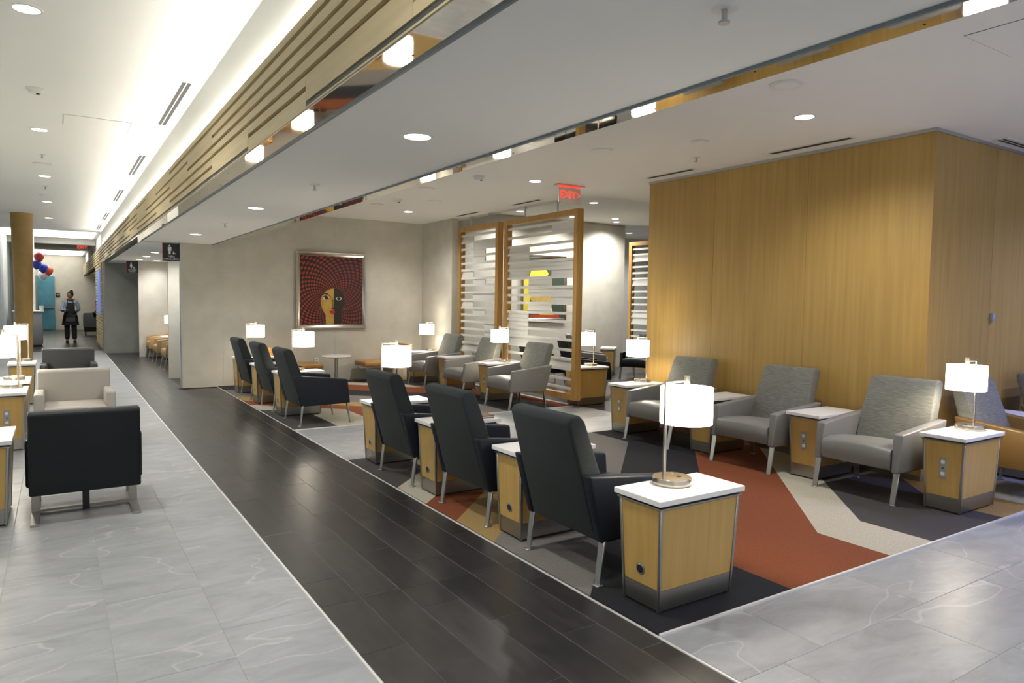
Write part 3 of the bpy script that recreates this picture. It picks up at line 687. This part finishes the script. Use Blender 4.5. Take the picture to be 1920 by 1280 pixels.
for pts in ([(440, 655), (480, 630), (530, 640), (575, 685), (572, 672), (530, 625), (478, 615), (440, 640)], [(448, 670), (500, 648), (545, 690), (540, 700), (500, 658), (450, 682)]):
    poly_xz('brow', 'p_dark', [S(*p) for p in pts], -.0265, face)
poly_xz('nose', 'p_dark', [S(*p) for p in ((588, 700), (596, 700), (600, 800), (606, 838), (570, 830), (568, 822), (590, 824))], -.0265, face)
poly_xz('lips', 'p_lip', [S(*p) for p in ((545, 866), (570, 846), (588, 852), (606, 846), (625, 866), (606, 900), (580, 905))], -.0285, face)
poly_xz('earring', 'p_green', ell(425, 826, 11, 14, 12), -.026, t); poly_xz('earring', 'p_green', ell(742, 830, 11, 14, 12), -.026, t)
t = thing('abstract_painting', 'framed yellow and dark green painting seen through the large slatted screen', 'painting', (9.29, 13.036, 1.87))
W, H = .63, .745; frame(t, W, H, .07, .045, 'silver_frame'); box('canvas', 'p_forest', -W+.06, W-.06, -.022, -.002, -H+.06, H-.06, t)
for nm, m_, pts in (('yellow_field', 'p_yellow', [(-.57, -.5), (-.42, -.68), (-.40, -.3), (-.30, -.1), (-.42, .2), (-.40, .45), (-.50, .68), (-.57, .68)]), ('yellow_shape', 'p_yellow', [(-.42, .22), (.05, .25), (.12, .33), (.05, .42), (-.35, .44)]),
                    ('straw_fan', 'p_straw', [(-.40, -.25), (-.05, .05), (.15, .06), (.40, -.22), (.1, -.45), (-.1, -.42)]), ('yellow_peak', 'p_yellow', [(-.12, -.60), (.1, -.42), (.22, -.45), (.28, -.6)]),
                    ('blue_patch', 'p_blue', [(.0, -.02), (.15, -.02), (.15, .14), (-.02, .14)]), ('red_ground', 'p_redbase', [(-.40, -.68), (.45, -.68), (.42, -.6), (-.36, -.6)])):
    poly_xz(nm, m_, pts, -.0225 if nm != 'blue_patch' else -.0245, t)

# ------------------------------------------------------------------ signs
def exit_sign(label, loc, w_, h_, rz, arrow=True):
    t = thing('exit_sign', label, 'exit sign', loc, rz)
    box('canopy', 'satin_leg', -w_*.62, w_*.62, -.05, .05, -.012, 0, t); box('mounting_rail', 'exit_red', -w_*.5, w_*.5, -.012, .012, -.03, -.012, t)
    p = box('face_plate', 'exit_plate', -w_/2, w_/2, -.004, .004, -.03-h_, -.03, t)
    ob('lettering', textmesh('EXIT', h_*.66, .002), 'exit_red', p, (-.025 if arrow else 0, -.0065, -.03-h_*.5), rot=(pi/2, 0, 0))
    if arrow: ob('arrow', textmesh('>', h_*.5, .002), 'exit_red', p, (w_*.43, -.0065, -.03-h_*.5), rot=(pi/2, 0, 0))
exit_sign('red illuminated EXIT sign with arrow hanging from the lounge ceiling', (5.71, 7.46, ZR), .36, .20, 0)
exit_sign('red illuminated EXIT sign at the far end of the aisle', (.77, 29.0, ZL), .32, .22, 0, False)
def wc_sign(label, x0, x1, y, z0, z1, l1, l2, skirt):
    t = tag(box('restroom_sign', 'sign_black', x0, x1, y-.02, y+.02, z0, z1), label, 'sign')
    box('edge_strip', 'sign_red', x0-.008, x0, y-.02, y+.02, z0, z1, t); cx, h = (x0+x1)/2, z1-z0; cx -= .025; yf = y-.0215
    def fig(nm, pts): bm = bmesh.new(); bm_prism(bm, [(cx+p[0]*h, z0+p[1]*h) for p in pts], yf-.001, yf+.0015, 'y'); ob(nm, fin(bm, smooth=False), 'sign_white', t)
    fig('figure_head', [(.05*cos(k*pi/5), .86+.05*sin(k*pi/5)) for k in range(10)])
    if skirt: fig('figure_body', [(-.05, .79), (.05, .79), (.11, .52), (.05, .52), (.04, .38), (-.04, .38), (-.05, .52), (-.11, .52)])
    else: fig('figure_body', [(-.09, .79), (.09, .79), (.09, .58), (.055, .58), (.05, .38), (-.05, .38), (-.055, .58), (-.09, .58)])
    fig('wheelchair_seat', [(.17, .55), (.20, .55), (.21, .46), (.29, .45), (.31, .39), (.28, .39), (.27, .42), (.17, .43)])
    fig('wheelchair_wheel', [(.21+.055*cos(k*pi/6), .43+.055*sin(k*pi/6)) for k in range(12)])
    ob('lettering', textmesh(l1, h*.17), 'sign_white', t, (cx+.025, yf, z0+h*.25), rot=(pi/2, 0, 0)); ob('lettering', textmesh(l2, h*.14), 'sign_white', t, (cx+.025, yf, z0+h*.10), rot=(pi/2, 0, 0))
wc_sign('black MEN CABALLEROS restroom sign on the near concrete wall edge', 1.50, 1.752, 13.09, 2.16, 2.455, 'MEN', 'CABALLEROS', False)
wc_sign('black WOMEN DAMAS restroom sign farther down the walkway', 1.50, 1.76, 20.45, 2.16, 2.455, 'WOMEN', 'DAMAS', True)
t = thing('thermostat', 'small grey wall control on the right face of the oak block', 'control', (7.55, 3.168, 1.465)); box('body', 'grey_plate', -.03, .03, -.03, 0, -.04, .04, t, .004); box('display', 'screen_blue', -.018, .018, -.032, -.03, .0, .025, t)

# ------------------------------------------------------------------ ceiling fixtures
def downlight(label, x, y, z, power, col=(1, .97, .93), r=.075, ang=150, tgt=None, group='recessed round downlights'):
    t = thing('downlight', label, 'ceiling light', (x, y, z), 0, group)
    def ring():
        bm = bmesh.new(); bm_lathe(bm, [(r, .0), (r, -.004), (r+.016, -.004), (r+.018, .0)], 28, cap=False); return fin(bm)
    def lens():
        bm = bmesh.new(); bm_lathe(bm, [(r, -.0005), (r, -.002)], 28); return fin(bm)
    ob('trim_ring', cached(('dr', r), ring), 'white_plastic', t); ob('lens', cached(('dl', r), lens), 'lens_cool', t)
    key = ('dld', power, col, ang); ld = CACHE.get(key)
    if not ld:
        ld = bpy.data.lights.new('downlight_beam', 'SPOT'); ld.energy = power; ld.color = col; ld.spot_size = radians(ang); ld.spot_blend = .8; ld.shadow_soft_size = .07; CACHE[key] = ld
    lo = bpy.data.objects.new('downlight_beam', ld); COL.objects.link(lo); lo.parent = t; lo.location = (0, 0, -.02)
    return t
for i, yy in enumerate((-2.0, 1.7, 5.63, 9.57, 13.2, 16.75, 20.2)): downlight('round downlight in the high left ceiling, %s along the aisle' % ORD[i], -.13, yy, ZL, DOWN_W)
for i, yy in enumerate((-4+.2+3.6, 3.64, 7.46, 11.12, 13.9, 16.2, 17.85, 19.5)): downlight('round downlight in the soffit over the dark walkway, %s from camera' % ORD[i], 1.71, yy, ZS, DOWN_W*.62)
for i, yy in enumerate((-.3, 3.62, 7.49, 11.38)): downlight('round downlight in the lounge ceiling before the oak block, %s from camera' % ORD[i], 5.18, yy, ZR, DOWN_W)
for i, (xx, yy) in enumerate(((3.3, -1.2), (3.3, -3.0))): downlight('added unseen fill light in the lounge ceiling behind the viewer, %s' % ORD[i], xx, yy, ZR, DOWN_W)  # added out of view to brighten the lounge
for i, (xx, yy) in enumerate(((8.58, 10.45), (10.57, 12.1), (8.2, 12.4), (9.6, 12.4), (13.0, 14.3), (11.0, 12.55))): downlight('round downlight in the raised ceiling behind the screens, %s' % ORD[i], xx, yy, ZH, DOWN_W*1.5)
for i, (xx, yy) in enumerate(((7.3, 1.3), (9.2, 1.9), (8.0, -1.0))): downlight('added unseen bluish fill light at the right of the oak block, %s' % ORD[i], xx, yy, ZR, DOWN_W*1.5, (.40, .45, 1))  # added out of view to tint the oak face and ceiling blue
downlight('round downlight inside the first restroom passage', 2.0, 14.2, ZS, 45); downlight('round downlight washing the alcove end wall', 2.15, 19.95, ZS, 45)
def vent(label, x0, x1, y0, y1, z, slots, along):
    t = thing('air_vent', label, 'vent', (0, 0, 0), 0, 'linear slot diffusers'); box('frame_plate', 'white_plastic', x0, x1, y0, y1, z-.006, z, t)
    for k in range(slots):
        f = (k+.5)/slots
        if along == 'y': c = x0+(x1-x0)*(.2+.6*f); box('slot', 'vent_slot', c-.016, c+.016, y0+.03, y1-.03, z-.0075, z-.005, t)
        else: c = y0+(y1-y0)*(.2+.6*f); box('slot', 'vent_slot', x0+.03, x1-.03, c-.012, c+.012, z-.0075, z-.005, t)
for i, (a, b) in enumerate(((6.67, 8.5), (10.4, 12.2), (13.96, 15.78), (17.95, 19.8), (21, 22.75))): vent('double slot air vent in the left ceiling beside the cove, %s from camera' % ORD[i], .905, 1.045, a, b, ZL, 2, 'y')
for i, (a, b) in enumerate(((3.77, 4.69), (5.69, 6.47), (8.73, 9.53), (10.58, 11.41))): vent('slot air vent in the lounge ceiling, %s from camera' % ORD[i], 6.09, 6.19, a, b, ZR, 2, 'y')
vent('double slot air vent above the right face of the oak block', 7.25, 8.6, 2.98, 3.11, ZR, 2, 'x')
def sprinkler(label, x, y, z):
    t = thing('sprinkler', label, 'sprinkler', (x, y, z), 0, 'fire sprinklers'); cyl('escutcheon', 'white_plastic', .04, -.006, 0, parent=t, r2=.042); cyl('stem', 'satin_leg', .009, -.04, -.005, parent=t, seg=10); cyl('deflector', 'satin_leg', .018, -.048, -.042, parent=t, seg=12)
for i, yy in enumerate((1.516, 5.637, 9.224)): sprinkler('chrome sprinkler head in the soffit, %s from camera' % ORD[i], 1.75, yy, ZS)
sprinkler('sprinkler head in the lounge ceiling near the oak block', 5.69, 5.25, ZR); sprinkler('sprinkler head in the left ceiling past the second downlight', -.13, 11.2, ZL); sprinkler('sprinkler head in the left ceiling past the third downlight', -.13, 14.4, ZL)
def smoke(label, x, y, z):
    t = thing('smoke_detector', label, 'detector', (x, y, z), 0, 'smoke detectors'); bm = bmesh.new(); bm_lathe(bm, [(.075, 0), (.075, -.012), (.055, -.03), (.05, -.048), (.02, -.052)], 24); ob('housing', fin(bm), 'white_plastic', t); cyl('sensor', 'vent_slot', .014, -.058, -.05, (.02, -.03), t, 10)
smoke('white smoke detector in the left ceiling before the access panel', -.13, 7.70, ZL); smoke('white smoke detector beside the soffit in the lounge ceiling', 4.41, 7.61, ZR); smoke('white smoke detector far back in the lounge ceiling', 4.40, 10.08, ZR)
def speaker(label, x, y, z, r=.11):
    t = thing('ceiling_speaker', label, 'speaker', (x, y, z), 0, 'round ceiling speakers'); cyl('rim', 'white_plastic', r, -.008, 0, parent=t, seg=32); cyl('grille', 'ceiling_white', r*.72, -.011, -.007, parent=t, seg=32)
for lb, x, y, z in (('round speaker in the lounge ceiling nearest the camera', 4.32, 3.17, ZR), ('round speaker in the lounge ceiling above the middle of the carpet', 4.68, 5.58, ZR), ('small round speaker in the lounge ceiling near the oak block', 5.16, 4.72, ZR), ('round speaker in the lounge ceiling before the portrait', 4.31, 8.87, ZR), ('round speaker in the lounge ceiling left of the last detector', 4.38, 10.84, ZR), ('round speaker in the lounge ceiling right of the last detector', 4.96, 9.92, ZR), ('round speaker in the left ceiling past the second downlight', -.14, 12.0, ZL), ('round speaker in the left ceiling past the third downlight', -.13, 15.7, ZL)):
    speaker(lb, x, y, z, .085 if 'small' in lb else .115)
def access(label, x0, x1, y0, y1, z):
    t = thing('access_panel', label, 'access panel', (0, 0, 0)); box('reveal', 'vent_slot', x0-.004, x1+.004, y0-.004, y1+.004, z-.0012, z, t); box('panel', 'ceiling_white', x0, x1, y0, y1, z-.003, z-.0005, t)
access('flush white access panel in the left ceiling', .09, .70, 8.6, 9.1, ZL); access('flush white access panel in the lounge ceiling at the upper right', 4.37, 4.95, 1.55, 2.04, ZR)

# ------------------------------------------------------------------ far left: column, desk, balloons, service area
t = thing('column', 'tapered bronze coloured round column at the left edge', 'column', (-.64, 19.5, 0)); cyl('shaft', 'bronze_wrap', .15, .02, ZL-.02, parent=t, seg=40, r2=.215); cyl('base_ring', 'satin_leg', .16, 0, .03, parent=t, seg=40); cyl('top_ring', 'bronze_wrap', .22, ZL-.03, ZL, parent=t, seg=40)
t = thing('reception_desk', 'grey reception desk standing behind the bronze column', 'desk', (-.55, 25.5, 0)); box('body', 'desk_grey', -.55, .16, 0, .9, .06, 1.05, t, .01); box('counter_top', 'quartz', -.58, .20, -.03, .93, 1.05, 1.085, t, .005); box('plinth', 'black_plastic', -.52, .13, .03, .87, 0, .06, t)
struct(box('wall_pillar', 'slat_white', -.85, -.57, 26.42, 26.6, 0, 3.6))
tag(cyl('glass_jar', 'balloon_white', .06, 1.085, 1.24, (-.40, 25.65), seg=16), 'small white jar on the reception desk', 'jar')
for i, (x, z, m_, lb) in enumerate(((-.41, 2.64, 'balloon_red', 'dark red balloon at the top of the bunch by the column'), (-.475, 2.44, 'balloon_blue', 'dark blue balloon at the left of the bunch'), (-.327, 2.347, 'balloon_blue', 'blue balloon in the middle of the bunch'), (-.203, 2.276, 'balloon_orange', 'orange red balloon at the right of the bunch'), (-.344, 2.15, 'balloon_white', 'white balloon at the bottom of the bunch'))):
    t = thing('balloon', lb, 'balloon', (x, 24+.25*i, z), 0, 'party balloons'); bm = bmesh.new(); bm_lathe(bm, [(.006, -.152), (.05, -.132), (.098, -.08), (.12, -.02), (.125, .02), (.112, .07), (.078, .11), (.035, .132), (.0, .137)], 22, cap=False); ob('skin', fin(bm, ang=80), m_, t)
    bm = bmesh.new(); bm_lathe(bm, [(.018, -.165), (.005, -.14)], 10); ob('knot', fin(bm), m_, t)
# slatted end partition with a blue screen at the service opening
t = struct(box('wall_partition', 'brushed_steel', 1.06, 1.12, 22.1, 25.9, 0, ZS), 'slatted partition with a blue screen beside the service opening')
z = .12; k = 0
while z < 2.42:
    box('slat', 'pale_oak', 1.03, 1.06, 22.5, 25.9, z, z+.06, t); z += .085
o = tag(box('wall_screen', 'screen_blue', 1.012, 1.03, 22.9, 24.6, 1.05, 2.30), 'blue lit screen on the slatted partition', 'screen')
t = thing('service_cart', 'grey service cart standing at the far service opening', 'cart', (1.15, 32.6, 0)); box('body', 'desk_grey', -.30, .30, -.25, .25, .32, .86, t, .01); box('tray_top', 'white_plastic', -.26, .26, -.22, .22, .86, .90, t, .01); box('handle', 'satin_leg', -.36, -.33, -.2, .2, .72, .75, t)
box('chassis', 'black_plastic', -.27, .27, -.22, .22, .14, .32, t)
for sx in (-1, 1):
    for sy in (-1, 1): bm = bmesh.new(); bm_lathe(bm, [(.07, -.02), (.07, .02)], 16); ob('wheel', fin(bm), 'black_plastic', t, (sx*.22, sy*.2, .07), rot=(0, pi/2, 0))
# alcove chairs, table and lamp
for i, yy in enumerate((16.86, 18.45, 20.0)): armchair('tan leather armchair in the alcove, %s from camera' % ORD[i], (2.52, yy, 0), pi, 'tan_leather', 'tan_leather', 'tan armchairs in the alcove')
for i, yy in enumerate((17.65, 19.25)): side_table('oak side table between the tan alcove armchairs, %s from camera' % ORD[i], (2.45, yy, 0), pi, TG)
table_lamp('lit table lamp in the alcove behind the tan armchairs', (2.45, 19.2, .584), pi)

# ------------------------------------------------------------------ people
def skinned(verts, edges, radii, root=0, sub=2):
    me = bpy.data.meshes.new('s'); me.from_pydata(verts, edges, []); o = bpy.data.objects.new('s', me); COL.objects.link(o)
    o.modifiers.new('s', 'SKIN'); sm = o.modifiers.new('u', 'SUBSURF'); sm.levels = sub; sm.render_levels = sub
    for i, r in enumerate(radii):
        sv = me.skin_vertices[0].data[i]; sv.radius = r if isinstance(r, tuple) else (r, r); sv.use_root = (i == root)
    dg = bpy.context.evaluated_depsgraph_get(); m2 = bpy.data.meshes.new_from_object(o.evaluated_get(dg)); bpy.data.objects.remove(o)
    for p in m2.polygons: p.use_smooth = True
    return m2
def chain(*pts): return [tuple(p[:3]) for p in pts], [(i, i+1) for i in range(len(pts)-1)], [p[3] for p in pts]
def person(label, loc, rz, top, bottom, tray):
    """faces local -y; her right side is -x"""
    t = thing('person', label, 'person', loc, rz)
    V = [(0, 0, .93), (0, .0, 1.10), (0, .01, 1.27), (0, .01, 1.40), (0, 0, 1.48),
         (-.10, 0, .86), (-.10, -.01, .48), (-.10, .02, .09), (-.11, -.10, .035), (.10, 0, .86), (.10, -.03, .48), (.11, -.02, .09), (.14, -.13, .035),
         (-.175, .0, 1.37)] + ([(-.235, -.03, 1.10), (-.20, -.25, 1.04), (-.19, -.32, 1.04)] if tray else [(-.22, .0, 1.10), (-.22, -.10, .88), (-.22, -.14, .80)]) + \
        [(.175, .0, 1.37), (.255, .06, 1.11), (.14, .17, .99), (.09, .18, .97)]
    E = [(0, 1), (1, 2), (2, 3), (3, 4), (0, 5), (5, 6), (6, 7), (7, 8), (0, 9), (9, 10), (10, 11), (11, 12), (3, 13), (13, 14), (14, 15), (15, 16), (3, 17), (17, 18), (18, 19), (19, 20)]
    Rr = [(.165, .11), (.125, .095), (.145, .105), (.12, .085), .05, .088, .06, .042, .035, .088, .06, .042, .035, .055, .043, .032, .028, .055, .043, .032, .028]
    ob('body', skinned(V, E, Rr), 'skin', t)
    # head with face turned to her right
    bm = bmesh.new(); bmesh.ops.create_uvsphere(bm, u_segments=20, v_segments=14, radius=1)
    for v in bm.verts:
        x, y_, z_ = v.co; k = 1-.22*max(0, -z_); v.co = (x*.075*k, y_*.092*(1-.12*max(0, -z_)), z_*.112)
    he = ob('head', fin(bm, ang=180), 'skin', t, (0, -.015, 1.565), rot=(0, 0, radians(-48 if tray else 60)))
    bm = bmesh.new(); bm_hull(bm, [(-.011, -.083, -.030), (.011, -.083, -.030), (.005, -.083, .02), (-.005, -.083, .02)], [(-.008, -.108, -.028), (.008, -.108, -.028), (.003, -.092, .015), (-.003, -.092, .015)]); ob('nose', soft(bm, .003), 'skin', he)
    for s_ in (-1, 1):
        bm = bmesh.new(); bmesh.ops.create_uvsphere(bm, u_segments=8, v_segments=6, radius=.010); ob('eye', fin(bm), 'hair', he, (s_*.030, -.079, .012))
        bm = bmesh.new(); bmesh.ops.create_uvsphere(bm, u_segments=8, v_segments=6, radius=1); bmesh.ops.scale(bm, vec=(.008, .018, .03), verts=bm.verts); ob('ear', fin(bm), 'skin', he, (s_*.076, .0, -.005))
    box('mouth', 'p_lip', -.022, .022, -.083, -.074, -.058, -.046, he, .003)
    bm = bmesh.new(); bmesh.ops.create_uvsphere(bm, u_segments=18, v_segments=12, radius=1)
    for v in bm.verts:
        x, y_, z_ = v.co; v.co = (x*.084, y_*.100+.014, z_*.106+.030)
        if v.co.y < -.045 and v.co.z < .062: v.co.y = -.045
        if v.co.z < -.05: v.co.z = -.05; v.co.y = max(v.co.y, .0)
    ob('hair', fin(bm, ang=180), 'hair', he)
    bm = bmesh.new(); bmesh.ops.create_uvsphere(bm, u_segments=14, v_segments=10, radius=.058); ob('hair_bun', fin(bm), 'hair', he, (0, .055, .125))
    # clothes
    Vs = [(0, 0, .95), (0, 0, 1.10), (0, .01, 1.27), (0, .01, 1.39), (0, 0, 1.44)] + V[13:16] + V[17:20]
    ob('shirt', skinned(Vs, [(0, 1), (1, 2), (2, 3), (3, 4), (3, 5), (5, 6), (6, 7), (3, 8), (8, 9), (9, 10)], [(.172, .118), (.14, .105), (.158, .115), (.13, .095), .058, .066, .056, .044, .066, .056, .044]), top, t)
    Vt = [(0, 0, .95)] + [V[i] for i in (5, 6, 7, 9, 10, 11)]
    ob('trousers', skinned(Vt, [(0, 1), (1, 2), (2, 3), (0, 4), (4, 5), (5, 6)], [(.172, .118), .105, .085, .075, .105, .085, .075]), bottom, t)
    for i in (7, 11):
        x, y_, _ = V[i]; bm = bmesh.new(); bm_box(bm, x-.045, x+.045, y_-.19, y_+.07, 0, .075); ob('shoe', soft(bm, .03), 'hair', t)
    for sd, (wx, wy, wz), dv in ((-1, V[16], (-.02, -1, .0)), (1, V[20], (-1, .3, -.2))):       # hands: palm, four fingers, thumb
        dv = Vector(dv).normalized(); sdv = dv.cross(Vector((0, 0, 1))).normalized(); p0 = Vector((wx, wy, wz))
        bm = bmesh.new(); bm_bar(bm, p0-dv*.02, p0+dv*.075, .075, .026); hand = ob('hand', soft(bm, .01), 'skin', t)
        for k, l in enumerate((.062, .075, .07, .055)):
            a = p0+dv*.07+sdv*(-.03+.02*k); b = a+dv*l*.6+Vector((0, 0, .004)); c = b+dv*l*.4+Vector((0, 0, .018)); v_, e_, r_ = chain((*a, .009), (*b, .0085), (*c, .0075)); ob('finger', skinned(v_, e_, r_, 0, 1), 'skin', hand)
        a = p0+dv*.015-sdv*.034*sd; b = a-sdv*.03*sd+dv*.025; c = b+dv*.03; v_, e_, r_ = chain((*a, .011), (*b, .010), (*c, .0085)); ob('thumb', skinned(v_, e_, r_, 0, 1), 'skin', hand)
    return t
woman = person('server in pale blue shirt and black apron carrying a tray down the aisle', (.36, 27.6, 0), 0, 'shirt_blue', 'trouser_black', True)
ap = []
bm = bmesh.new(); rings = []
for z, a, b in ((1.02, .165, .125), (.90, .20, .15), (.75, .225, .17), (.58, .25, .185)):
    rings.append([bm.verts.new((a*cos(q), -.0+b*sin(q), z)) for q in [pi+pi*(i/16)*1.0 for i in range(-3, 20)]])
for a, b in zip(rings, rings[1:]):
    for i in range(len(a)-1): bm.faces.new((a[i], a[i+1], b[i+1], b[i]))
bmesh.ops.solidify(bm, geom=bm.faces[:], thickness=.008); apron = ob('apron_skirt', fin(bm), 'apron_black', woman)
bm = bmesh.new(); bm_hull(bm, [(-.14, -.128, 1.0), (.14, -.128, 1.0), (.095, -.125, 1.33), (-.095, -.125, 1.33)], [(-.14, -.140, 1.0), (.14, -.140, 1.0), (.095, -.137, 1.33), (-.095, -.137, 1.33)]); ob('apron_bib', soft(bm, .004), 'apron_black', woman)
for s_ in (-1, 1): bm = bmesh.new(); bm_bar(bm, (s_*.085, -.13, 1.32), (s_*.065, -.04, 1.46), .022, .008); ob('apron_strap', fin(bm), 'apron_black', woman)
bm = bmesh.new(); bm_hull(bm, [(-.13, -.186, .70), (.13, -.186, .70), (.13, -.172, .84), (-.13, -.172, .84)], [(-.13, -.196, .70), (.13, -.196, .70), (.13, -.180, .84), (-.13, -.180, .84)]); ob('apron_pocket', fin(bm), 'charcoal_leather', woman)
bm = bmesh.new(); bm_hull(bm, [(-.05, -.085, 1.40), (0, -.085, 1.418), (.05, -.085, 1.40), (.05, -.085, 1.445), (0, -.085, 1.428), (-.05, -.085, 1.445)], [(-.05, -.105, 1.40), (0, -.105, 1.418), (.05, -.105, 1.40), (.05, -.105, 1.445), (0, -.105, 1.428), (-.05, -.105, 1.445)]); ob('bow_tie', fin(bm), 'apron_black', woman)
t = thing('serving_tray', 'small round silver tray held by the server', 'tray', (.13, 27.21, 1.075)); bm = bmesh.new(); bm_lathe(bm, [(.13, .0), (.165, .018), (.168, .018), (.168, .022), (.135, .006), (.0, .005)], 30, cap=False); ob('dish', fin(bm), 'metal_trim', t); cyl('dish_base', 'metal_trim', .13, -.002, .002, parent=t)
person('person in orange top and dark trousers half hidden behind the slatted partition', (1.30, 30.0, 0), radians(70), 'orange_cloth', 'trouser_black', False)
